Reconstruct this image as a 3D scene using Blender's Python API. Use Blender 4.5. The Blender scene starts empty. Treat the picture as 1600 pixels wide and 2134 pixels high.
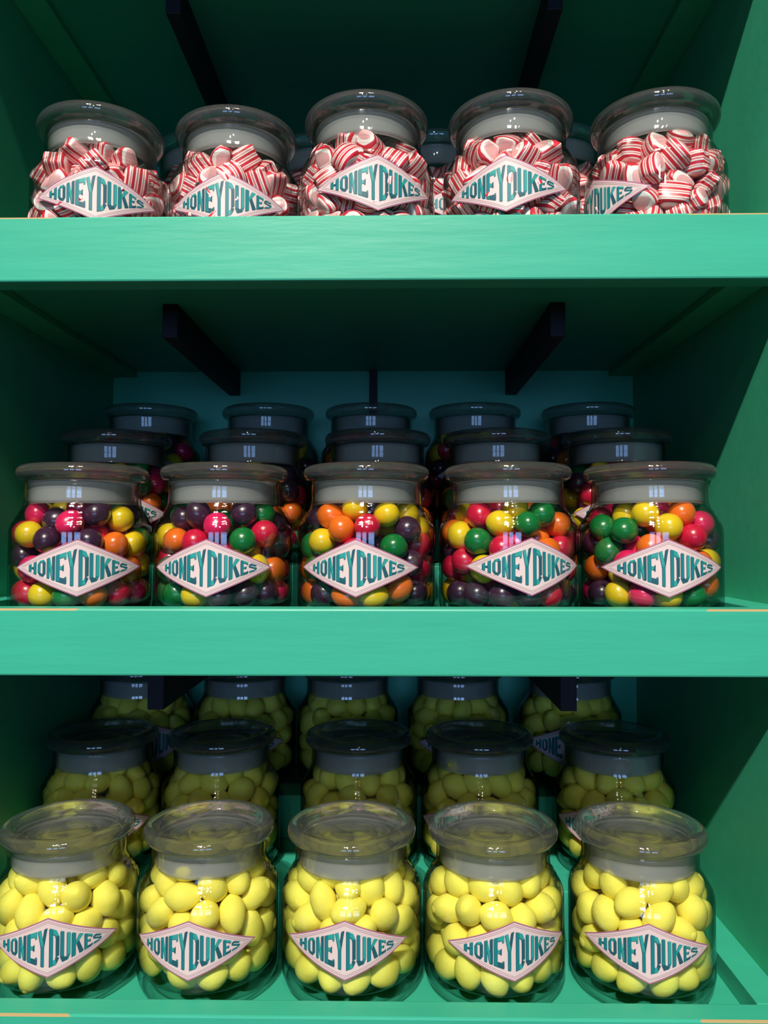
import bpy, math, random
import numpy as np
from mathutils import Vector, Matrix, Euler

scene = bpy.context.scene
COL = scene.collection
R = math.radians

# ------------------------------------------------------------------ camera
ZC = 1.40                                   # lens height above the floor
cam_data = bpy.data.cameras.new('camera')
cam = bpy.data.objects.new('camera', cam_data)
COL.objects.link(cam)
cam.location = (0, 0, ZC)
cam.rotation_euler = (R(92.0), R(0.0), R(0.85))
cam_data.sensor_fit = 'HORIZONTAL'
cam_data.sensor_width = 36.0
cam_data.lens = 36.0
cam_data.clip_start = 0.02
cam_data.clip_end = 50
scene.camera = cam

# ------------------------------------------------------------------ world
world = bpy.data.worlds.new('shop_air')
scene.world = world
world.use_nodes = True
wn = world.node_tree.nodes
wn['Background'].inputs[0].default_value = (0.10, 0.18, 0.22, 1)
wn['Background'].inputs[1].default_value = 0.16

# ------------------------------------------------------------------ lamps
def lamp(name, loc, power, radius, color, spot=None, target=None, blend=0.6):
    d = bpy.data.lights.new(name, 'SPOT' if spot else 'POINT')
    d.energy = power
    d.shadow_soft_size = radius
    d.color = color
    o = bpy.data.objects.new(name, d)
    COL.objects.link(o)
    o.location = loc
    if spot:
        d.spot_size = R(spot)
        d.spot_blend = blend
        v = Vector(target) - Vector(loc)
        o.rotation_euler = v.to_track_quat('-Z', 'Y').to_euler()
    return o

WARM = (1.0, 0.93, 0.84)
lamp('ceiling_spotlight', (-0.62, -2.60, 4.40), 820, 0.045, WARM, 34, (0.0, 0.5, 1.45))
lamp('ceiling_spotlight', (-0.36, -2.70, 4.45), 370, 0.045, WARM, 34, (0.0, 0.5, 1.45))
for x, y, z in ((0.20, -0.9, 3.1), (0.22, -1.5, 3.6), (0.24, -2.2, 4.2), (-0.26, -1.1, 3.2), (-0.28, -1.8, 3.8), (0.60, -2.0, 4.0)):
    lamp('ceiling_or_fill_bulb', (x, y, z), 13.0, 0.05, (1.0, 0.90, 0.74))

lamp('ceiling_or_fill_bulb', (0.10, -2.5, 3.05), 16.0, 0.05, (1.0, 0.88, 0.70))  # added low-angle fill light to brighten the second-row candies
lamp('ceiling_or_fill_bulb', (-0.22, -1.7, 2.80), 10.0, 0.045, (1.0, 0.88, 0.70))  # another added fill, low enough to reach behind the front jars

vs = scene.view_settings
vs.view_transform = 'Standard'
vs.look = 'None'
vs.gamma = 1.0
vs.use_curve_mapping = False
vs.exposure = 0.0
cy = scene.cycles
cy.transparent_max_bounces = 64
cy.max_bounces = 12
cy.transmission_bounces = 12
cy.glossy_bounces = 4
cy.diffuse_bounces = 5
cy.sample_clamp_indirect = 3.0
cy.caustics_reflective = False
cy.caustics_refractive = False

# ------------------------------------------------------------------ helpers
def tag(o, label=None, cat=None, group=None, kind=None):
    if label: o['label'] = label
    if cat: o['category'] = cat
    if group: o['group'] = group
    if kind: o['kind'] = kind
    return o

def empty(name, loc=(0, 0, 0), rz=0.0):
    o = bpy.data.objects.new(name, None)
    o.empty_display_size = 0.02
    COL.objects.link(o)
    o.location = loc
    o.rotation_euler = (0, 0, rz)
    return o

def link_mesh(name, me, parent=None, loc=None):
    o = bpy.data.objects.new(name, me)
    COL.objects.link(o)
    if parent: o.parent = parent
    if loc: o.location = loc
    return o

def mesh_from(name, verts, faces, mats, mat_idx=None, smooth=False):
    me = bpy.data.meshes.new(name)
    me.from_pydata([tuple(v) for v in verts], [], faces)
    for m in (mats if isinstance(mats, (list, tuple)) else [mats]):
        me.materials.append(m)
    if mat_idx is not None:
        me.polygons.foreach_set('material_index', mat_idx)
    if smooth:
        me.polygons.foreach_set('use_smooth', [True] * len(me.polygons))
    me.update()
    return me

def box_data(x0, x1, y0, y1, z0, z1, b=0.0):
    """box; with b > 0 every edge is chamfered twice for a soft painted arris"""
    if b <= 0:
        v = [(x0,y0,z0),(x1,y0,z0),(x1,y1,z0),(x0,y1,z0),(x0,y0,z1),(x1,y0,z1),(x1,y1,z1),(x0,y1,z1)]
        f = [(0,3,2,1),(4,5,6,7),(0,1,5,4),(1,2,6,5),(2,3,7,6),(3,0,4,7)]
        return v, f
    import bmesh
    bm = bmesh.new()
    vv = [bm.verts.new(p) for p in [(x0,y0,z0),(x1,y0,z0),(x1,y1,z0),(x0,y1,z0),(x0,y0,z1),(x1,y0,z1),(x1,y1,z1),(x0,y1,z1)]]
    for f in [(0,3,2,1),(4,5,6,7),(0,1,5,4),(1,2,6,5),(2,3,7,6),(3,0,4,7)]:
        bm.faces.new([vv[i] for i in f])
    bmesh.ops.bevel(bm, geom=list(bm.edges), offset=b, segments=2, profile=0.5, affect='EDGES')
    bm.verts.index_update()
    v = [tuple(p.co) for p in bm.verts]
    f = [tuple(q.index for q in fa.verts) for fa in bm.faces]
    bm.free()
    return v, f

def box(name, x0, x1, y0, y1, z0, z1, mat, parent=None, b=0.0008):
    v, f = box_data(x0, x1, y0, y1, z0, z1, b)
    return link_mesh(name, mesh_from(name, v, f, mat), parent)

def lathe(name, prof, mats, seg=72, closed=False, smooth=True):
    n = len(prof)
    v, f = [], []
    for k in range(seg):
        a = 2 * math.pi * k / seg
        c, s = math.cos(a), math.sin(a)
        for r, z in prof:
            v.append((r * c, r * s, z))
    m = n if closed else n - 1
    for k in range(seg):
        k2 = (k + 1) % seg
        for i in range(m):
            j = (i + 1) % n
            f.append((k*n + i, k2*n + i, k2*n + j, k*n + j))
    me = mesh_from(name, v, f, mats, smooth=smooth)
    import bmesh
    bm = bmesh.new(); bm.from_mesh(me)
    bmesh.ops.remove_doubles(bm, verts=bm.verts, dist=1e-6)
    bmesh.ops.recalc_face_normals(bm, faces=bm.faces)
    bm.to_mesh(me); bm.free()
    return me

# ------------------------------------------------------------------ materials
def new_mat(name):
    m = bpy.data.materials.new(name)
    m.use_nodes = True
    nt = m.node_tree
    nt.nodes.clear()
    out = nt.nodes.new('ShaderNodeOutputMaterial')
    return m, nt, out

def principled(name, col, rough=0.5, spec=0.5, coat=0.0, bump=None, sss=0.0, sss_r=0.004, var=0.0, var_scale=20):
    m, nt, out = new_mat(name)
    p = nt.nodes.new('ShaderNodeBsdfPrincipled')
    p.inputs['Base Color'].default_value = (*col, 1)
    p.inputs['Roughness'].default_value = rough
    p.inputs['Specular IOR Level'].default_value = spec
    p.inputs['Coat Weight'].default_value = coat
    p.inputs['Coat Roughness'].default_value = 0.06
    if sss > 0:
        p.inputs['Subsurface Weight'].default_value = sss
        p.inputs['Subsurface Radius'].default_value = (1.0, 0.7, 0.25)
        p.inputs['Subsurface Scale'].default_value = sss_r
    if var > 0:
        tc = nt.nodes.new('ShaderNodeNewGeometry')
        nz = nt.nodes.new('ShaderNodeTexNoise'); nz.inputs['Scale'].default_value = var_scale
        nt.links.new(tc.outputs['Position'], nz.inputs['Vector'])
        mx = nt.nodes.new('ShaderNodeMix'); mx.data_type = 'RGBA'
        mx.inputs['A'].default_value = (*[c * (1 - var) for c in col], 1)
        mx.inputs['B'].default_value = (*[min(1, c * (1 + var)) for c in col], 1)
        nt.links.new(nz.outputs['Fac'], mx.inputs['Factor'])
        nt.links.new(mx.outputs['Result'], p.inputs['Base Color'])
    if bump:
        sc, st = bump
        tc = nt.nodes.new('ShaderNodeTexCoord')
        nz = nt.nodes.new('ShaderNodeTexNoise'); nz.inputs['Scale'].default_value = sc
        nz.inputs['Detail'].default_value = 3
        bp = nt.nodes.new('ShaderNodeBump'); bp.inputs['Strength'].default_value = st
        bp.inputs['Distance'].default_value = 0.0006
        nt.links.new(tc.outputs['Object'], nz.inputs['Vector'])
        nt.links.new(nz.outputs['Fac'], bp.inputs['Height'])
        nt.links.new(bp.outputs['Normal'], p.inputs['Normal'])
    nt.links.new(p.outputs['BSDF'], out.inputs['Surface'])
    return m

def paint_material(name, col, rough, worn):
    """brushed green paint; on the boards' arrises it is rubbed through to bare wood near the ends"""
    m, nt, out = new_mat(name)
    p = nt.nodes.new('ShaderNodeBsdfPrincipled')
    p.inputs['Roughness'].default_value = rough
    p.inputs['Specular IOR Level'].default_value = 0.35
    geo = nt.nodes.new('ShaderNodeNewGeometry')
    mp = nt.nodes.new('ShaderNodeMapping'); mp.inputs['Scale'].default_value = (5, 40, 40)
    nt.links.new(geo.outputs['Position'], mp.inputs['Vector'])
    nz = nt.nodes.new('ShaderNodeTexNoise'); nz.inputs['Scale'].default_value = 1.6; nz.inputs['Detail'].default_value = 5
    nt.links.new(mp.outputs['Vector'], nz.inputs['Vector'])
    mx = nt.nodes.new('ShaderNodeMix'); mx.data_type = 'RGBA'
    mx.inputs['A'].default_value = (*[c * 0.90 for c in col], 1)
    mx.inputs['B'].default_value = (*[c * 1.10 for c in col], 1)
    nt.links.new(nz.outputs['Fac'], mx.inputs['Factor'])
    last = mx.outputs['Result']
    if worn:
        nz2 = nt.nodes.new('ShaderNodeTexNoise'); nz2.inputs['Scale'].default_value = 60; nz2.inputs['Detail'].default_value = 3
        mp2 = nt.nodes.new('ShaderNodeMapping'); mp2.inputs['Scale'].default_value = (0.16, 1, 1)
        nt.links.new(geo.outputs['Position'], mp2.inputs['Vector'])
        nt.links.new(mp2.outputs['Vector'], nz2.inputs['Vector'])
        # arris = pointiness of the chamfer: its normal is neither straight up nor straight forward
        sep = nt.nodes.new('ShaderNodeSeparateXYZ'); nt.links.new(geo.outputs['True Normal'], sep.inputs[0])
        m1 = nt.nodes.new('ShaderNodeMath'); m1.operation = 'MULTIPLY'
        nt.links.new(sep.outputs['Z'], m1.inputs[0]); nt.links.new(sep.outputs['Y'], m1.inputs[1])
        m2 = nt.nodes.new('ShaderNodeMath'); m2.operation = 'LESS_THAN'; m2.inputs[1].default_value = -0.2
        nt.links.new(m1.outputs[0], m2.inputs[0])
        sp = nt.nodes.new('ShaderNodeSeparateXYZ'); nt.links.new(geo.outputs['Position'], sp.inputs[0])
        ab = nt.nodes.new('ShaderNodeMath'); ab.operation = 'ABSOLUTE'; nt.links.new(sp.outputs['X'], ab.inputs[0])
        ml = nt.nodes.new('ShaderNodeMath'); ml.operation = 'MULTIPLY_ADD'; ml.inputs[1].default_value = 9.0; ml.inputs[2].default_value = -1.62
        nt.links.new(ab.outputs[0], ml.inputs[0])
        ad = nt.nodes.new('ShaderNodeMath'); ad.operation = 'ADD'
        nt.links.new(ml.outputs[0], ad.inputs[0]); nt.links.new(nz2.outputs['Fac'], ad.inputs[1])
        gt = nt.nodes.new('ShaderNodeMath'); gt.operation = 'GREATER_THAN'; gt.inputs[1].default_value = 0.70
        nt.links.new(ad.outputs[0], gt.inputs[0])
        mm = nt.nodes.new('ShaderNodeMath'); mm.operation = 'MULTIPLY'
        nt.links.new(gt.outputs[0], mm.inputs[0]); nt.links.new(m2.outputs[0], mm.inputs[1])
        mx2 = nt.nodes.new('ShaderNodeMix'); mx2.data_type = 'RGBA'
        mx2.inputs['B'].default_value = (0.42, 0.30, 0.13, 1)
        nt.links.new(last, mx2.inputs['A']); nt.links.new(mm.outputs[0], mx2.inputs['Factor'])
        last = mx2.outputs['Result']
    nt.links.new(last, p.inputs['Base Color'])
    bp = nt.nodes.new('ShaderNodeBump'); bp.inputs['Strength'].default_value = 0.35 if worn else 0.12; bp.inputs['Distance'].default_value = 0.0008
    nz3 = nt.nodes.new('ShaderNodeTexNoise'); nz3.inputs['Scale'].default_value = 3.5; nz3.inputs['Detail'].default_value = 6
    nt.links.new(mp.outputs['Vector'], nz3.inputs['Vector'])
    nt.links.new(nz3.outputs['Fac'], bp.inputs['Height'])
    nt.links.new(bp.outputs['Normal'], p.inputs['Normal'])
    nt.links.new(p.outputs['BSDF'], out.inputs['Surface'])
    return m

GREEN = (0.036, 0.375, 0.245)
M_paint = paint_material('green_paint', GREEN, 0.42, False)
M_paint_edge = paint_material('green_paint_worn', GREEN, 0.42, True)
M_side = paint_material('green_paint_side', (0.045, 0.43, 0.235), 0.5, False)
M_black = principled('dark_navy_bracket', (0.008, 0.009, 0.018), 0.6, 0.3)
M_floor = principled('dark_floor', (0.34, 0.28, 0.22), 0.5)

def glass_material(name, tint, edge, rough=0.04, refr=0.0, ior=1.5, boost=1.0, room_sheen=0.0):
    """clear glass: fresnel reflection over see-through glass, part of it bent like solid glass"""
    m, nt, out = new_mat(name)
    tr = nt.nodes.new('ShaderNodeBsdfTransparent'); tr.inputs[0].default_value = (*tint, 1)
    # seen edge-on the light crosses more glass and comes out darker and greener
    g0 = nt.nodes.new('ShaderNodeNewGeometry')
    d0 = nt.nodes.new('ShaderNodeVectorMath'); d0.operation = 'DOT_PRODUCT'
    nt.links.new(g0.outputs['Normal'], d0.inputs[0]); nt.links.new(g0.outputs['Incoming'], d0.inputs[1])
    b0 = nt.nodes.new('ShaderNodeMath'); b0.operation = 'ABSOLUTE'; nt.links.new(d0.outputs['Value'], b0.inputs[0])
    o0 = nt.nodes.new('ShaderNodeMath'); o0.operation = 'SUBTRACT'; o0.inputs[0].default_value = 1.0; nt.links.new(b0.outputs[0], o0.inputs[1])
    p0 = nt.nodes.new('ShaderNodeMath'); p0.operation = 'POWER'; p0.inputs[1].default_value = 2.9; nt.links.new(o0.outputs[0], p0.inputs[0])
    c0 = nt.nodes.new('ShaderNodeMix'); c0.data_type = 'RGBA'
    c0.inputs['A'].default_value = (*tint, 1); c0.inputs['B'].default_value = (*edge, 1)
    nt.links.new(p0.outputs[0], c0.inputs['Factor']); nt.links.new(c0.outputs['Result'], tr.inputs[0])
    gl = nt.nodes.new('ShaderNodeBsdfGlossy'); gl.inputs['Roughness'].default_value = rough
    gl.inputs['Color'].default_value = (0.95, 0.97, 1.0, 1)
    last = tr.outputs[0]
    if refr > 0:
        rf = nt.nodes.new('ShaderNodeBsdfRefraction'); rf.inputs['IOR'].default_value = 1.45
        rf.inputs['Color'].default_value = (*tint, 1); rf.inputs['Roughness'].default_value = 0.01
        mx = nt.nodes.new('ShaderNodeMixShader'); mx.inputs[0].default_value = refr
        nt.links.new(last, mx.inputs[1]); nt.links.new(rf.outputs[0], mx.inputs[2])
        last = mx.outputs[0]
    if room_sheen > 0:
        df = nt.nodes.new('ShaderNodeBsdfDiffuse'); df.inputs[0].default_value = (0.8, 0.85, 0.83, 1)  # pale diffuse layer that paints in the room's reflection on the glass
        mx = nt.nodes.new('ShaderNodeMixShader'); mx.inputs[0].default_value = room_sheen
        nt.links.new(last, mx.inputs[1]); nt.links.new(df.outputs[0], mx.inputs[2])
        last = mx.outputs[0]
    # Schlick reflectance, the same from inside and outside the glass wall
    ge = nt.nodes.new('ShaderNodeNewGeometry')
    dt = nt.nodes.new('ShaderNodeVectorMath'); dt.operation = 'DOT_PRODUCT'
    nt.links.new(ge.outputs['Normal'], dt.inputs[0]); nt.links.new(ge.outputs['Incoming'], dt.inputs[1])
    ab = nt.nodes.new('ShaderNodeMath'); ab.operation = 'ABSOLUTE'; nt.links.new(dt.outputs['Value'], ab.inputs[0])
    om = nt.nodes.new('ShaderNodeMath'); om.operation = 'SUBTRACT'; om.inputs[0].default_value = 1.0; nt.links.new(ab.outputs[0], om.inputs[1])
    pw = nt.nodes.new('ShaderNodeMath'); pw.operation = 'POWER'; pw.inputs[1].default_value = 5.0; nt.links.new(om.outputs[0], pw.inputs[0])
    mu = nt.nodes.new('ShaderNodeMath'); mu.operation = 'MULTIPLY_ADD'; mu.use_clamp = True
    mu.inputs[1].default_value = 0.7; mu.inputs[2].default_value = 0.045 * boost
    nt.links.new(pw.outputs[0], mu.inputs[0])
    mx = nt.nodes.new('ShaderNodeMixShader')
    nt.links.new(mu.outputs[0], mx.inputs[0]); nt.links.new(last, mx.inputs[1]); nt.links.new(gl.outputs[0], mx.inputs[2])
    nt.links.new(mx.outputs[0], out.inputs['Surface'])
    return m

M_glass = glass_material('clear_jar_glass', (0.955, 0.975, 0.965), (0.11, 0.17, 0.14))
M_lid = glass_material('clear_lid_glass', (0.93, 0.97, 0.955), (0.55, 0.64, 0.60), 0.03, refr=0.48, boost=1.6, room_sheen=0.03)

m, nt, out = new_mat('frosted_seal')
df = nt.nodes.new('ShaderNodeBsdfDiffuse'); df.inputs[0].default_value = (0.72, 0.72, 0.70, 1)
tl = nt.nodes.new('ShaderNodeBsdfTranslucent'); tl.inputs[0].default_value = (0.72, 0.72, 0.70, 1)
tr = nt.nodes.new('ShaderNodeBsdfTransparent'); tr.inputs[0].default_value = (0.9, 0.9, 0.9, 1)
a1 = nt.nodes.new('ShaderNodeMixShader'); a1.inputs[0].default_value = 0.4
a2 = nt.nodes.new('ShaderNodeMixShader'); a2.inputs[0].default_value = 0.58
nt.links.new(df.outputs[0], a1.inputs[1]); nt.links.new(tl.outputs[0], a1.inputs[2])
nt.links.new(a1.outputs[0], a2.inputs[1]); nt.links.new(tr.outputs[0], a2.inputs[2])
nt.links.new(a2.outputs[0], out.inputs['Surface'])
M_seal = m

M_paper = principled('label_paper', (0.66, 0.52, 0.51), 0.45, 0.3)
M_edge = principled('label_mauve', (0.36, 0.13, 0.22), 0.45, 0.3)
M_line = principled('label_line', (0.30, 0.15, 0.20), 0.45, 0.3)
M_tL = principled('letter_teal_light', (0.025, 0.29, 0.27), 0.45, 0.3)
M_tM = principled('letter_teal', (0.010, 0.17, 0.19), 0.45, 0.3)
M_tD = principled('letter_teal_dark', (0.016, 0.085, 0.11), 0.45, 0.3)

M_lemon = principled('lemon_candy', (0.95, 0.80, 0.12), 0.62, 0.25, bump=(330, 0.6), sss=0.5, sss_r=0.006, var=0.10, var_scale=14)
GUM = {'red': (0.62, 0.008, 0.045), 'yellow': (0.84, 0.56, 0.012), 'orange': (0.88, 0.16, 0.010),
       'purple': (0.045, 0.014, 0.038), 'green': (0.006, 0.17, 0.035), 'pink': (0.74, 0.012, 0.10)}
M_gum = {k: principled('gumball_' + k, c, 0.28, 0.5, coat=0.6, sss=0.1, sss_r=0.003) for k, c in GUM.items()}

def mint_material():
    m, nt, out = new_mat('peppermint_stripes')
    uv = nt.nodes.new('ShaderNodeUVMap')
    sp = nt.nodes.new('ShaderNodeSeparateXYZ'); nt.links.new(uv.outputs[0], sp.inputs[0])
    cr = nt.nodes.new('ShaderNodeValToRGB')
    nt.links.new(sp.outputs['X'], cr.inputs[0])
    W, Rd, Pk = (0.92, 0.84, 0.80, 1), (0.64, 0.025, 0.045, 1), (0.76, 0.16, 0.18, 1)
    Sd = (0.84, 0.42, 0.42, 1)
    stops = [(0.0, Sd), (0.105, W), (0.15, Rd), (0.225, W), (0.27, Pk), (0.30, W), (0.335, Rd), (0.43, W), (0.475, Pk), (0.52, W), (0.555, Rd), (0.65, W), (0.69, Pk), (0.72, W), (0.765, Rd), (0.85, W), (0.89, Sd)]
    cr.color_ramp.interpolation = 'CONSTANT'
    el = cr.color_ramp.elements
    el[0].position, el[0].color = stops[0]
    el[1].position, el[1].color = stops[1]
    for p_, c_ in stops[2:]:
        e = el.new(p_); e.color = c_
    # the cut ends are white with a pinkish grain
    gt = nt.nodes.new('ShaderNodeMath'); gt.operation = 'GREATER_THAN'; gt.inputs[1].default_value = 0.5
    nt.links.new(sp.outputs['Y'], gt.inputs[0])
    mx = nt.nodes.new('ShaderNodeMix'); mx.data_type = 'RGBA'; mx.inputs['B'].default_value = (0.86, 0.62, 0.60, 1)
    nt.links.new(gt.outputs[0], mx.inputs['Factor']); nt.links.new(cr.outputs[0], mx.inputs['A'])
    p = nt.nodes.new('ShaderNodeBsdfPrincipled'); p.inputs['Roughness'].default_value = 0.32
    nt.links.new(mx.outputs['Result'], p.inputs['Base Color'])
    nt.links.new(p.outputs[0], out.inputs['Surface'])
    return m
M_mint = mint_material()

# ------------------------------------------------------------------ the shelving unit
XL, XR = -0.303, 0.253                     # inner faces of the side panels
F0, F1 = 0.487, 0.505                      # front and back face of the shelf fronts
YB = 0.815                                 # face of the back panel
LIP = {'upper': 0.2085, 'middle': -0.0443, 'lower': -0.2970, 'roof': 0.4615}
FH = 0.0425                                # height of a front board
DROPS = {'upper': 0.0125, 'middle': 0.015, 'lower': 0.015, 'roof': 0.0125}   # shelf surface below the lip
S1, S2 = 0.609, 0.711                      # front faces of the two risers
H1, H2 = 0.038, 0.077

unit = empty('shelving_unit', (0, F0, 0))
tag(unit, 'green painted wooden shelving unit with deep stepped shelves holding rows of candy jars', 'shelving unit')
def ub(name, x0, x1, y0, y1, z0, z1, mat, parent=None, b=0.0008):
    """box given in room coordinates, parented to the unit or to one of its parts"""
    o = box(name, x0, x1, y0 - F0, y1 - F0, z0, z1, mat, parent or unit, b)
    return o

TOPZ = ZC + LIP['roof'] + 0.02
ub('side_panel', XL - 0.02, XL, F1, YB + 0.012, 0.0, TOPZ, M_side)
ub('side_panel', XR, XR + 0.02, F1, YB + 0.012, 0.0, TOPZ, M_side)
ub('back_panel', XL, XR, YB, YB + 0.012, 0.05, TOPZ, M_paint)
ub('back_batten', -0.0275, -0.0195, YB - 0.008, YB, 0.9, TOPZ - 0.03, M_black, b=0.0004)
ub('plinth', XL, XR, F1 + 0.01, F1 + 0.03, 0.0, 0.10, M_paint)
for key in ('roof', 'upper', 'middle', 'lower'):
    z = ZC + LIP[key]
    s = z - DROPS[key]
    board = ub('shelf_board', XL, XR, F1, YB, s - 0.017, s, M_paint, b=0.0003)
    ub('front_board', XL - 0.0205, XR + 0.0205, F0, F1, z - FH, z, M_paint_edge, board, b=0.0013)
    if key != 'roof':
        ub('side_strip', XL, XL + 0.018, F1, YB, s, z, M_paint, board, b=0.0005)
        ub('side_strip', XR - 0.022, XR, F1, YB, s, z, M_paint, board, b=0.0005)
        # two stepped risers lifting the rear rows
        ub('riser_step', XL + 0.018, XR - 0.022, S1, YB, s, s + H1, M_paint, board, b=0.0008)
        ub('riser_step', XL + 0.018, XR - 0.022, S2, YB, s + H1, s + H2, M_paint, board, b=0.0008)
    # cleats and brackets under each board
    c = s - 0.017
    ub('wall_cleat', XL, XL + 0.026, F1 + 0.004, YB, c - 0.006, c, M_side, board, b=0.0006)
    ub('wall_cleat', XR - 0.026, XR, F1 + 0.004, YB, c - 0.006, c, M_side, board, b=0.0006)
    bf, bh = (0.551, 0.046) if key == 'middle' else (0.577, 0.026)
    ub('shelf_bracket', -0.1775, -0.1658, bf, YB, c - bh, c, M_black, board, b=0.0006)
    ub('shelf_bracket', 0.1170, 0.1287, bf, YB, c - bh, c, M_black, board, b=0.0006)

# ------------------------------------------------------------------ jar meshes
def ripple(z):
    return 0.0
outer = [(0.0, 0.0016), (0.030, 0.0014), (0.037, 0.0004), (0.0405, 0.0), (0.0440, 0.0016), (0.0470, 0.0050), (0.0487, 0.0095),
         (0.0495, 0.0145), (0.0495, 0.0300), (0.0495, 0.0530), (0.0492, 0.0562), (0.0484, 0.0590), (0.0472, 0.0612), (0.0462, 0.0622),
         (0.0458, 0.0634), (0.0452, 0.0648), (0.0440, 0.0660), (0.0436, 0.0672), (0.0431, 0.0686), (0.0419, 0.0698), (0.0414, 0.0712),
         (0.0406, 0.0730), (0.0401, 0.0750), (0.0399, 0.0780), (0.0400, 0.0885), (0.0397, 0.0902)]
inner = [(0.0384, 0.0902), (0.0380, 0.0885), (0.0378, 0.0780), (0.0380, 0.0745), (0.0388, 0.0722), (0.0402, 0.0696), (0.0419, 0.0670),
         (0.0436, 0.0645), (0.0452, 0.0615), (0.0466, 0.0580), (0.0472, 0.0545), (0.0473, 0.0300), (0.0472, 0.0205), (0.0463, 0.0172),
         (0.0445, 0.0142), (0.0405, 0.0122), (0.0300, 0.0114), (0.0, 0.0112)]
TALL = 0.010                                # the straight part of the body is this much longer
def up(prof): return [(r, z if z < 0.0250 else z + TALL) for r, z in prof]
outer, inner = up(outer), up([(r + 0.0009 if 0.012 < z < 0.070 else r, z) for r, z in inner])
ME_body = lathe('glass_body', outer + inner, M_glass)
lid_prof = [(0.0, 0.0925), (0.012, 0.0925), (0.0125, 0.0930), (0.0135, 0.0930), (0.014, 0.0925), (0.0225, 0.0925), (0.0240, 0.0940),
            (0.0260, 0.0944), (0.0285, 0.0944), (0.0305, 0.0956), (0.0330, 0.0966), (0.0350, 0.0978), (0.0368, 0.1004), (0.0388, 0.1012), (0.0415, 0.1013), (0.0436, 0.1004),
            (0.0450, 0.0986), (0.0456, 0.0962), (0.0452, 0.0938), (0.0440, 0.0918), (0.0420, 0.0908), (0.0385, 0.0905),
            (0.0362, 0.0903), (0.0356, 0.0885), (0.0352, 0.0760), (0.0342, 0.0748), (0.0332, 0.0756), (0.0328, 0.0870), (0.0310, 0.0892), (0.0, 0.0896)]
ME_lid = lathe('lid', up(lid_prof), M_lid)
seal_prof = [(0.0356, 0.0738), (0.0372, 0.0742), (0.0376, 0.0765), (0.0373, 0.0800), (0.0376, 0.0830), (0.0373, 0.0860), (0.0376, 0.0897), (0.0358, 0.0899), (0.0357, 0.0870), (0.0355, 0.0760)]
ME_seal = lathe('rubber_seal', up(seal_prof), M_seal, closed=True)

# ------------------------------------------------------------------ the diamond label with its curved lettering
LW, LH = 0.0462, 0.0192                     # half width along the glass, half height
def lab_pt(s, t, r):
    a = s * LW / 0.0495                     # angle around the jar, 0 = front (-Y)
    return (r * math.sin(a), -r * math.cos(a), t * LH)
LV, LF, LM = [], [], []
def lab_quad(p, mi, r, nu=3, nv=2):
    """p: four (s, t) corners; tessellated and bent round the glass"""
    base = len(LV)
    for j in range(nv + 1):
        for i in range(nu + 1):
            u, v = i / nu, j / nv
            s = (1-u)*(1-v)*p[0][0] + u*(1-v)*p[1][0] + u*v*p[2][0] + (1-u)*v*p[3][0]
            t = (1-u)*(1-v)*p[0][1] + u*(1-v)*p[1][1] + u*v*p[2][1] + (1-u)*v*p[3][1]
            LV.append(lab_pt(s, t, r))
    for j in range(nv):
        for i in range(nu):
            a = base + j*(nu+1) + i
            LF.append((a, a+1, a+nu+2, a+nu+1)); LM.append(mi)
def diamond(k, mi, r):
    n = 40
    for i in range(n):
        s0, s1 = -k + 2*k*i/n, -k + 2*k*(i+1)/n
        t0, t1 = max(0.0, k-abs(s0)), max(0.0, k-abs(s1))
        lab_quad([(s0, -t0), (s1, -t1), (s1, t1), (s0, t0)], mi, r, 1, 1)
def ring(k0, k1, mi, r):
    n = 40
    for sg in (1, -1):
        for i in range(n):
            s0, s1 = -k0 + 2*k0*i/n, -k0 + 2*k0*(i+1)/n
            q = [(s0, sg*max(0, k1-abs(s0))), (s1, sg*max(0, k1-abs(s1))), (s1, sg*(k0-abs(s1))), (s0, sg*(k0-abs(s0)))]
            lab_quad(q if sg > 0 else q[::-1], mi, r, 1, 1)
R0 = 0.04975
diamond(1.0, 1, R0)
diamond(0.952, 0, R0 + 0.00008)
ring(0.900, 0.885, 2, R0 + 0.00013)
ring(0.845, 0.830, 2, R0 + 0.00013)

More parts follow.
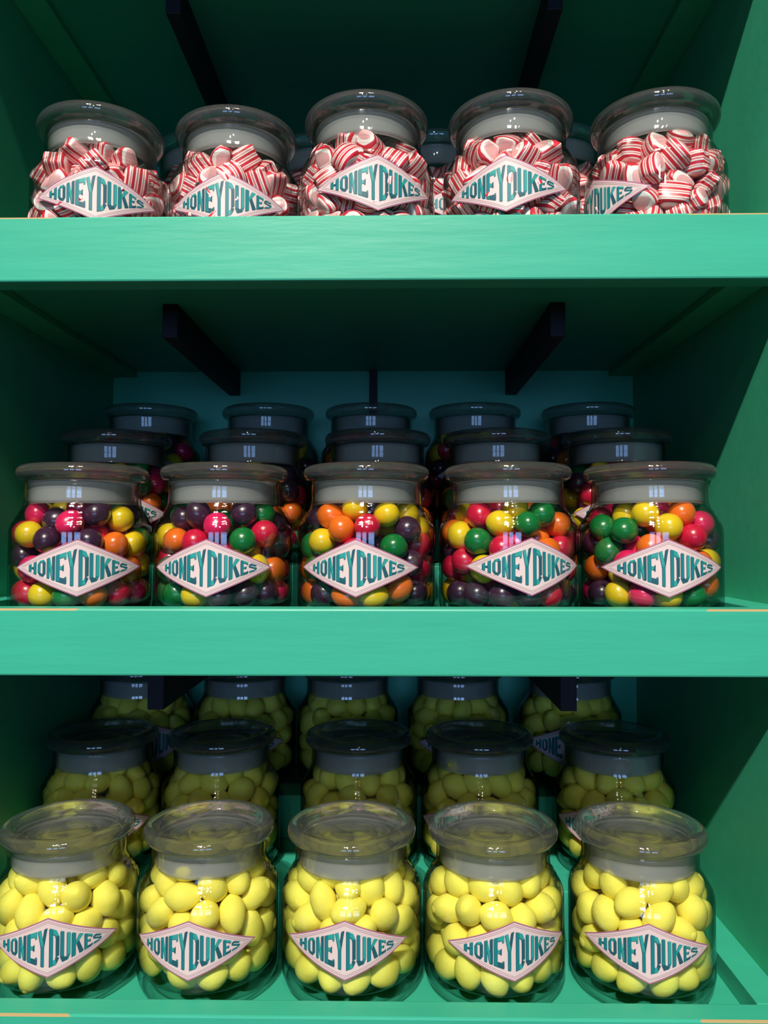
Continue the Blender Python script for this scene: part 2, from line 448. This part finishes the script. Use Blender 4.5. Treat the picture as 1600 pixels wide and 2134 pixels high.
def ell(cx, cy, rx, ry, r2x, r2y, a0, a1, n, tone):
    out = []
    for i in range(n):
        b0, b1 = R(a0 + (a1-a0)*i/n), R(a0 + (a1-a0)*(i+1)/n)
        out.append(([(cx+rx*math.cos(b0), cy+ry*math.sin(b0)), (cx+rx*math.cos(b1), cy+ry*math.sin(b1)),
                     (cx+r2x*math.cos(b1), cy+r2y*math.sin(b1)), (cx+r2x*math.cos(b0), cy+r2y*math.sin(b0))], tone))
    return out
def q(x0, y0, x1, y1, tone): return ([(x0, y0), (x1, y0), (x1, y1), (x0, y1)], tone)
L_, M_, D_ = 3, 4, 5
GL = {
 'H': [q(0, -1, .34, 1, M_), q(.66, -1.1, 1, 1.1, M_), q(.34, -.2, .66, .2, D_)],
 'O': [q(0, -.62, .33, .62, M_), q(.67, -.62, 1, .62, D_), ([(0, .62), (.33, .62), (.42, .72), (.25, 1)], M_), ([(.25, 1), (.42, .72), (.58, .72), (.75, 1)], L_),
       ([(.75, 1), (.58, .72), (.67, .62), (1, .62)], M_), ([(0, -.62), (.25, -1), (.42, -.72), (.33, -.62)], D_), ([(.25, -1), (.75, -1), (.58, -.72), (.42, -.72)], D_),
       ([(.75, -1), (1, -.62), (.67, -.62), (.58, -.72)], D_)],
 'N': [q(0, -1, .32, 1, M_), q(.68, -1, 1, 1, D_), ([(.10, 1), (.36, 1), (.90, -1), (.62, -1)], L_)],
 'E': [q(0, -1, .34, 1, M_), q(.34, .70, 1, 1, L_), ([(.84, .56), (1, .56), (1, .72), (.84, .72)], L_), ([(.34, -.12), (.56, -.08), (.56, .12), (.34, .16)], L_),
       ([(.56, -.08), (.74, -.22), (.74, .24), (.56, .12)], D_), q(.34, -1, 1, -.68, D_), ([(.84, -.70), (1, -.70), (1, -.56), (.84, -.56)], M_)],
 'Y': [([(0, 1), (.34, 1), (.62, .10), (.34, .02)], L_), ([(.70, 1), (1, 1), (.66, .02), (.44, .16)], D_), q(.34, -1, .66, .10, M_)],
 'D': [q(0, -1, .36, 1, M_), ([(.36, .72), (.60, .68), (.72, .98), (.36, 1)], L_), ([(.60, .68), (.68, .50), (1, .66), (.72, .98)], L_), q(.68, -.52, 1, .66, D_),
       ([(.36, -1), (.70, -1), (.60, -.70), (.36, -.72)], L_), ([(.70, -1), (1, -.68), (.68, -.52), (.60, -.70)], D_)],
 'U': [q(0, -.66, .34, 1, M_), q(.66, -.66, 1, 1, L_), ([(0, -.66), (.22, -1), (.42, -.74), (.34, -.66)], D_), ([(.22, -1), (.78, -1), (.58, -.74), (.42, -.74)], D_), ([(.78, -1), (1, -.66), (.66, -.66), (.58, -.74)], M_)],
 'K': [q(0, -1, .32, 1, M_), ([(.32, -.12), (.32, .22), (.62, 1), (.98, 1)], L_), ([(.40, .10), (.58, .32), (1, -1), (.68, -1)], D_)],
 'S': [([(.92, .62), (1, .96), (.30, 1), (.28, .68)], M_), ([(.28, .68), (.30, 1), (0, .66), (0, .16)], D_), ([(0, .16), (.26, .30), (.74, .10), (.70, -.22)], M_), ([(0.0, .16), (.70, -.22), (.74, -.22), (.2, .40)], M_),
       ([(.70, -.25), (.76, .12), (1, -.10), (1, -.62)], D_), ([(1, -.62), (.70, -1), (.68, -.66), (.78, -.42)], M_), ([(.70, -1), (.02, -.96), (.06, -.62), (.68, -.66)], M_)],
}
def su(u):                                   # seen width -> position along the curved glass
    return math.asin(max(-1, min(1, 0.80 * u))) / 0.93
SPANS = [('H', -.765, -.640), ('O', -.615, -.495), ('N', -.470, -.345), ('E', -.325, -.165), ('Y', -.150, -.005), ('D', .030, .178), ('U', .200, .345),
         ('K', .368, .535), ('E', .550, .660), ('S', .675, .785)]
def env(s): return max(0.055, 0.665 - 0.80 * abs(s))
for ch, u0, u1 in SPANS:
    s0, s1 = su(u0), su(u1)
    for pts, tone in GL[ch]:
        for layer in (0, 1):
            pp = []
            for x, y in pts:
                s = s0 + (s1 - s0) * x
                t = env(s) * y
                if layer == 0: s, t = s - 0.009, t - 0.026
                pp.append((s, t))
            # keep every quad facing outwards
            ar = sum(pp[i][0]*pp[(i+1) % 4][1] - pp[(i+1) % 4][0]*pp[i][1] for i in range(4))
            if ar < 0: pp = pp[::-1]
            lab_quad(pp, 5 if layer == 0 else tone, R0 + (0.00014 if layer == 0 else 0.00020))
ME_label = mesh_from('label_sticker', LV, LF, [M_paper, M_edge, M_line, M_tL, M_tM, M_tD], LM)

# ------------------------------------------------------------------ jars
ROW_Y = (0.556, 0.660, 0.762)
def R_in(z):                                  # inner radius of the jar at height z
    zs = [p[1] for p in inner][::-1]; rs = [p[0] for p in inner][::-1]
    return np.interp(z, zs, rs)

jar_count = [0]
def make_jar(x, y, z, label_deg, label_z, label, group, tilt=0.0, lid_rot=0.0):
    t = empty('candy_jar', (x, y, z))
    tag(t, label, 'jar', group)
    link_mesh('glass_body', ME_body, t)
    lid = link_mesh('lid', ME_lid, t)
    lid.rotation_euler = (0, 0, R(lid_rot))
    link_mesh('rubber_seal', ME_seal, lid)
    if label_deg is not None:
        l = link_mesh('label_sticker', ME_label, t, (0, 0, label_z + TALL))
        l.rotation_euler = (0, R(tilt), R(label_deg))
        if tilt: l.rotation_euler = (0, 0, R(label_deg))
    return t

ORD5 = ('leftmost', 'second from left', 'middle', 'second from right', 'rightmost')
SHELF_Z = {k: ZC + LIP[k] - DROPS[k] for k in LIP}
JARS = {}
def place_row(shelf, row, xs, ys, degs, lz, what):
    base = SHELF_Z[shelf] + (0, H1, H2)[row]
    rown = ('front row', 'second row', 'back row')[row]
    for i, x in enumerate(xs):
        y = ys[i]
        lab = '%s jar of %s in the %s, %s shelf' % (ORD5[i], what, rown, shelf)
        JARS[(shelf, row, i)] = make_jar(x, y, base, degs[i], lz[i] if isinstance(lz, (list, tuple)) else lz, lab,
                                         '%s jars in the %s of the %s shelf' % (what, rown, shelf), lid_rot=37 * i)
MINTS, GUMS, LEMS = 'striped peppermints', 'rainbow gumballs', 'yellow lemon drops'
place_row('upper', 0, [-0.2210, -0.1205, -0.0210, 0.0845, 0.1895], [0.566, 0.573, 0.556, 0.556, 0.556], [17, 2, 11, -12, -74], [0.032, 0.030, 0.033, 0.032, 0.031], MINTS)
place_row('upper', 1, [-0.170, -0.066, 0.036, 0.139], [0.676, 0.680, 0.676, 0.668], [20, -10, 30, -40], 0.033, MINTS)
place_row('middle', 0, [-0.2270, -0.1240, -0.0210, 0.0810, 0.1825], [0.556]*5, [18, -1, -6, 10, -4], [0.030, 0.030, 0.030, 0.031, 0.030], GUMS)
place_row('middle', 1, [-0.2410, -0.1230, -0.0150, 0.0865, 0.1895], [0.660]*5, [20, -20, 0, 0, -6], 0.032, GUMS)
place_row('middle', 2, [-0.2440, -0.1265, -0.0240, 0.0790, 0.1910], [0.762]*5, [20, 10, 0, 0, -10], 0.032, GUMS)
place_row('lower', 0, [-0.2345, -0.1330, -0.0312, 0.0690, 0.1730], [0.556]*5, [9, -2, -2, 9, -11], [0.0355, 0.0345, 0.0355, 0.0355, 0.0345], LEMS)
place_row('lower', 1, [-0.2500, -0.1480, -0.0310, 0.0710, 0.1850], [0.660]*5, [17, 10, 3, -23, -28], 0.034, LEMS)
place_row('lower', 2, [-0.2500, -0.1480, -0.0470, 0.0610, 0.1700], [0.762]*5, [26, 4, 4, 0, -12], 0.034, LEMS)

# ------------------------------------------------------------------ candy shapes
def sphere_dirs(nu, nv):
    v, f = [], []
    v.append((0, 0, 1))
    for j in range(1, nv):
        th = math.pi * j / nv
        for i in range(nu):
            ph = 2 * math.pi * i / nu
            v.append((math.sin(th)*math.cos(ph), math.sin(th)*math.sin(ph), math.cos(th)))
    v.append((0, 0, -1))
    for i in range(nu):
        f.append((0, 1+i, 1+(i+1) % nu))
    for j in range(nv-2):
        for i in range(nu):
            a = 1 + j*nu + i; b = 1 + j*nu + (i+1) % nu
            f.append((a, a+nu, b+nu, b))
    last = len(v)-1
    o = 1 + (nv-2)*nu
    for i in range(nu):
        f.append((last, o+(i+1) % nu, o+i))
    return np.array(v), f

rnd = random.Random(7)
def ball_mesh(name, mat, axes, nu=24, nv=14, lump=0.02, seed=0, tip=0.0):
    v, f = sphere_dirs(nu, nv)
    rs = np.random.RandomState(seed)
    k = rs.normal(size=(5, 3)) * 2.2; ph = rs.uniform(0, 6.28, 5)
    d = 1 + lump * np.sin(v @ k.T + ph).sum(axis=1) / 2
    w = v * d[:, None]
    if tip: w[:, 0] += tip * np.sign(v[:, 0]) * np.abs(v[:, 0]) ** 6       # the pointed ends of a lemon drop
    return mesh_from(name, w * np.array(axes), f, mat, smooth=True)

def super_pillow(name, axes, seed):
    """cut rock candy: a bulging pillow with pinched, chopped ends; U runs across the stripes"""
    rs = np.random.RandomState(seed)
    nu, nx = 20, 9
    V, Fc, UV = [], [], []
    ax, ay, az = axes
    bend = rs.uniform(0.10, 0.28) * rs.choice([-1, 1]); tw = rs.uniform(-0.25, 0.25)
    for j in range(nx + 1):
        x = -1 + 2 * j / nx
        sc = (1 - 0.26 * abs(x) ** 2.5)
        for i in range(nu):
            a = 2 * math.pi * i / nu
            c, s = math.cos(a), math.sin(a)
            e = 0.40
            yy = math.copysign(abs(c) ** e, c) * sc
            zz = math.copysign(abs(s) ** e, s) * (1 - 0.42 * abs(x) ** 2.2) + bend * (1 - x * x)
            y2 = yy * math.cos(tw * x) - zz * math.sin(tw * x); z2 = yy * math.sin(tw * x) + zz * math.cos(tw * x)
            V.append((ax * x * (1 + 0.05 * math.sin(3 * a + seed)), ay * y2, az * z2))
    # faces with their own UVs; stripes run along the length, across the width
    # (the pattern repeats twice round the candy)
    ph = rs.uniform(-0.22, 0.22)
    def us(k):                                # the layers run through the whole candy, slightly aslant
        x, y, z = V[k]
        return (0.5 + 0.5 * (y / ay * math.cos(ph) + (z / az - bend) * math.sin(ph)) / 1.2, 0.2)
    for j in range(nx):
        for i in range(nu):
            i2 = (i + 1) % nu
            Fc.append((j*nu+i, j*nu+i2, (j+1)*nu+i2, (j+1)*nu+i))
            UV.append([us(k) for k in Fc[-1]])
    for j, sg in ((0, -1), (nx, 1)):
        ctr = len(V)
        ring_ = [V[j*nu+i] for i in range(nu)]
        V.append((ring_[0][0] + sg * ax * 0.02, sum(p[1] for p in ring_)/nu, sum(p[2] for p in ring_)/nu))
        for i in range(nu):
            i2 = (i + 1) % nu
            Fc.append((ctr, j*nu+i2, j*nu+i) if sg < 0 else (ctr, j*nu+i, j*nu+i2))
            UV.append([us(k) for k in Fc[-1]])
    me = mesh_from(name, V, Fc, M_mint, smooth=True)
    uvl = me.uv_layers.new(name='UVMap')
    flat = [c for poly in UV for uv in poly for c in uv]
    uvl.data.foreach_set('uv', flat)
    for p in me.polygons:
        if len(p.vertices) == 3: p.use_smooth = False
    return me

G_AX = [tuple(1.045 * c for c in a) for a in [(0.0092, 0.0090, 0.0088), (0.0094, 0.0089, 0.0091), (0.0101, 0.0087, 0.0087)]]
L_AX = [tuple(1.06 * c for c in a) for a in [(0.0112, 0.0090, 0.0086), (0.0106, 0.0088, 0.0092), (0.0118, 0.0091, 0.0086), (0.0102, 0.0096, 0.0088)]]
P_AX = [(0.0098, 0.0086, 0.0070), (0.0108, 0.0080, 0.0072), (0.0088, 0.0088, 0.0076), (0.0102, 0.0092, 0.0068)]
ME_gum = {(c, k): ball_mesh('gumball', M_gum[c], G_AX[k], lump=0.012, seed=k) for c in GUM for k in range(3)}
ME_lem = [ball_mesh('lemon_drop', M_lemon, L_AX[k], lump=0.035, seed=20+k, tip=0.10) for k in range(4)]
ME_mint = [super_pillow('peppermint', P_AX[k], 3+k) for k in range(4)]

# ------------------------------------------------------------------ packing the jars
def pack(n, axes_list, seed, ztop, iters=520):
    rs = np.random.RandomState(seed)
    kinds = rs.randint(0, len(axes_list), n)
    ax = np.array([axes_list[k] for k in kinds])
    # random orientations (fixed while settling)
    Q = rs.normal(size=(n, 4)); Q /= np.linalg.norm(Q, axis=1)[:, None]
    w, x, y, z = Q.T
    Rm = np.stack([np.stack([1-2*(y*y+z*z), 2*(x*y-w*z), 2*(x*z+w*y)], -1),
                   np.stack([2*(x*y+w*z), 1-2*(x*x+z*z), 2*(y*z-w*x)], -1),
                   np.stack([2*(x*z-w*y), 2*(y*z+w*x), 1-2*(x*x+y*y)], -1)], 1)
    A = Rm @ (ax[:, :, None]**2 * np.transpose(Rm, (0, 2, 1)))          # support matrix
    Ai = Rm @ (ax[:, :, None]**-2.0 * np.transpose(Rm, (0, 2, 1)))
    ang = rs.uniform(0, 6.283, n); rad = 0.036 * np.sqrt(rs.uniform(0, 1, n))
    p = np.stack([rad*np.cos(ang), rad*np.sin(ang), 0.014 + np.arange(n)/n * ztop * 1.15], -1)
    rz = np.sqrt(A[:, 2, 2])
    for it in range(iters):
        if it < iters * 0.85: p[:, 2] -= 0.00035
        if it < iters * 0.6: p += rs.normal(size=p.shape) * 0.00025 * (1 - it / iters)
        d = p[None] - p[:, None]
        L = np.linalg.norm(d, axis=2) + 1e-9
        nn = d / L[:, :, None]
        sup = np.sqrt(np.einsum('ijk,ikl,ijl->ij', nn, A, nn))
        rdl = 1 / np.sqrt(np.einsum('ijk,ikl,ijl->ij', nn, Ai, nn))
        ri = 0.4 * sup + 0.6 * rdl
        ov = ri + ri.T - L
        np.fill_diagonal(ov, 0)
        ov = np.clip(ov, 0, None)
        p -= 0.5 * (nn * (ov * 0.6)[:, :, None]).sum(axis=1)
        # container
        rr = np.hypot(p[:, 0], p[:, 1]) + 1e-9
        h = np.stack([p[:, 0]/rr, p[:, 1]/rr, np.zeros(n)], -1)
        rh = np.sqrt(np.einsum('ij,ijk,ik->i', h, A, h))
        lim = np.minimum(R_in(np.clip(p[:, 2], 0.0116, 0.098)), R_in(np.clip(p[:, 2] + 0.6*rz, 0.0116, 0.098)) + 0.001)
        lim = np.where(p[:, 2] < 0.028, np.minimum(lim, R_in(np.clip(p[:, 2] - 0.55*rz, 0.0135, 0.098)) + 0.0012), lim)
        over = rr + rh - (lim - 0.0002)
        over = np.clip(over, 0, None)
        p[:, :2] -= h[:, :2] * over[:, None]
        # the lid's hollow plug: candies may rise inside it, not through its skirt
        inside = (rr + 0.6 * rh) < 0.0325
        top = np.where(inside, 0.0985 - rz, 0.0840 - 0.8 * rz)
        p[:, 2] = np.clip(p[:, 2], 0.0118 + rz, np.minimum(top, ztop))
    return p, kinds, Q

counts = {'m': 0, 'g': 0, 'l': 0}
def stuff_mesh(name, items, mats, uv=False):
    """joins many small candies into one mesh. items: (mesh, matrix)"""
    V, Fc, MI, UVs = [], [], [], []
    off = 0
    cache = {}
    for me, M, mi in items:
        if me.name not in cache:
            co = np.empty(len(me.vertices)*3); me.vertices.foreach_get('co', co)
            cache[me.name] = (co.reshape(-1, 3), [tuple(p.vertices) for p in me.polygons],
                              [tuple(d.uv) for d in me.uv_layers[0].data] if uv else None)
        co, fs, us = cache[me.name]
        Mn = np.array(M)
        V.append(co @ Mn[:3, :3].T + Mn[:3, 3])
        Fc += [tuple(i + off for i in f) for f in fs]
        MI += [mi] * len(fs)
        if uv: UVs += us
        off += len(co)
    me = mesh_from(name, np.concatenate(V), Fc, mats, MI, smooth=True)
    if uv:
        l = me.uv_layers.new(name='UVMap'); l.data.foreach_set('uv', [c for u in UVs for c in u])
    return me

WEIGHTS = {'red': 5, 'yellow': 4, 'orange': 4, 'purple': 4, 'green': 4, 'pink': 2}
COLS = [c for c, w in WEIGHTS.items() for _ in range(w)]
gum_keys = list(GUM)
NPACK = {'upper': (122, P_AX, 0.089), 'middle': (85, G_AX, 0.081), 'lower': (83, L_AX, 0.089)}
SINGLE = {'upper': 60, 'middle': 60, 'lower': 60}
stuff_items = {'upper': [], 'middle': [], 'lower': []}
for si, shelf in enumerate(('upper', 'middle', 'lower')):
    n, axl, ztop = NPACK[shelf]
    packs = []
    for (s_, row, i), jar in JARS.items():
        if s_ != shelf: continue
        if row == 0:
            P, K, Q = pack(n, axl, 100*si + 7*i + 3, ztop)
            packs.append((P, K, Q)); spin = 0.0
        else:
            P, K, Q = packs[(i + 2*row) % 5]; spin = 1.3 * row + 0.9 * i
        rs = random.Random(1000*si + 10*i + row)
        J = Matrix.Translation(jar.location) @ Matrix.Rotation(spin, 4, 'Z')
        v = Vector((0 - jar.location.x, 0 - jar.location.y, 0)).normalized()
        v = Matrix.Rotation(-spin, 3, 'Z') @ v
        # those nearest the camera side and the glass first
        score = [-(P[k][0]*v.x + P[k][1]*v.y) - 0.15 * P[k][2] for k in range(n)]
        order = sorted(range(n), key=lambda k: score[k])
        for rank, k in enumerate(order):
            q4 = Q[k]
            M = J @ Matrix.Translation(Vector(P[k])) @ Matrix.LocRotScale(None, __import__('mathutils').Quaternion(q4), None)
            if shelf == 'middle':
                colr = rs.choice(COLS); me = ME_gum[(colr, int(K[k]))]; mi = gum_keys.index(colr)
            elif shelf == 'lower':
                me = ME_lem[int(K[k])]; mi = 0
            else:
                me = ME_mint[int(K[k])]; mi = 0
            if row == 0 and rank < SINGLE[shelf]:
                where = '%s front jar on the %s shelf' % (ORD5[i], shelf)
                if shelf == 'middle':
                    lab = 'shiny round %s gumball inside the %s' % (colr, where); nm = 'gumball'; cat = 'gumball'
                    grp = '%s gumballs in the %s' % (colr, where)
                elif shelf == 'lower':
                    lab = 'pale yellow lemon drop inside the %s' % where; nm = 'lemon_drop'; cat = 'candy'
                    grp = 'lemon drops in the %s' % where
                else:
                    lab = 'red and white striped peppermint inside the %s' % where; nm = 'peppermint'; cat = 'candy'
                    grp = 'peppermints in the %s' % where
                o = bpy.data.objects.new(nm, me)
                COL.objects.link(o)
                o.matrix_world = M
                tag(o, lab, cat, grp)
            else:
                if row > 0 and rank > n * 0.86: continue
                stuff_items[shelf].append((me, M, mi))
tag(link_mesh('peppermint_filling', stuff_mesh('peppermint_filling', stuff_items['upper'], [M_mint], uv=True)),
    'red and white peppermints heaped deep inside the jars of the upper shelf', 'candy', kind='stuff')
tag(link_mesh('gumball_filling', stuff_mesh('gumball_filling', stuff_items['middle'], [M_gum[c] for c in gum_keys])),
    'mixed coloured gumballs heaped deep inside the jars of the middle shelf', 'gumballs', kind='stuff')
tag(link_mesh('lemon_drop_filling', stuff_mesh('lemon_drop_filling', stuff_items['lower'], [M_lemon])),
    'yellow lemon drops heaped deep inside the jars of the lower shelf', 'candy', kind='stuff')

# ------------------------------------------------------------------ the shop behind the camera
v, f = box_data(-3.0, 3.0, -4.2, 0.95, -0.05, 0.0)
tag(link_mesh('floor', mesh_from('floor', v, f, M_floor)), kind='structure')
M_wall = principled('shop_wall', (0.20, 0.17, 0.14), 0.7)
v, f = box_data(-3.0, 3.0, 0.828, 0.95, 0.0, 3.0)
tag(link_mesh('wall_back', mesh_from('wall_back', v, f, M_wall)), kind='structure')
m, nt, out = new_mat('daylight_pane')
em = nt.nodes.new('ShaderNodeEmission'); em.inputs[0].default_value = (0.30, 0.52, 1.0, 1); em.inputs[1].default_value = 6.5
nt.links.new(em.outputs[0], out.inputs[0]); M_day = m
win = empty('window_1', (0, -3.9, 0)); tag(win, kind='structure')
for x0, x1 in ((-1.15, -0.55), (-0.35, 0.15), (0.40, 1.15)):
    o = box('window_pane', x0, x1, -0.02, 0.02, 1.05, 2.15, M_day, win, b=0)
M_frame = principled('window_frame', (0.05, 0.04, 0.04), 0.5)
for x0, x1 in ((-1.25, -1.15), (-0.55, -0.35), (0.15, 0.40), (1.15, 1.25)):
    box('window_frame', x0, x1, -0.04, 0.04, 0.95, 2.25, M_frame, win, b=0)
box('window_frame', -1.15, 1.15, -0.03, 0.03, 0.95, 1.05, M_frame, win, b=0)
box('window_frame', -1.15, 1.15, -0.03, 0.03, 2.15, 2.25, M_frame, win, b=0)
box('window_frame', -1.15, 1.15, -0.035, 0.035, 1.62, 1.66, M_frame, win, b=0)
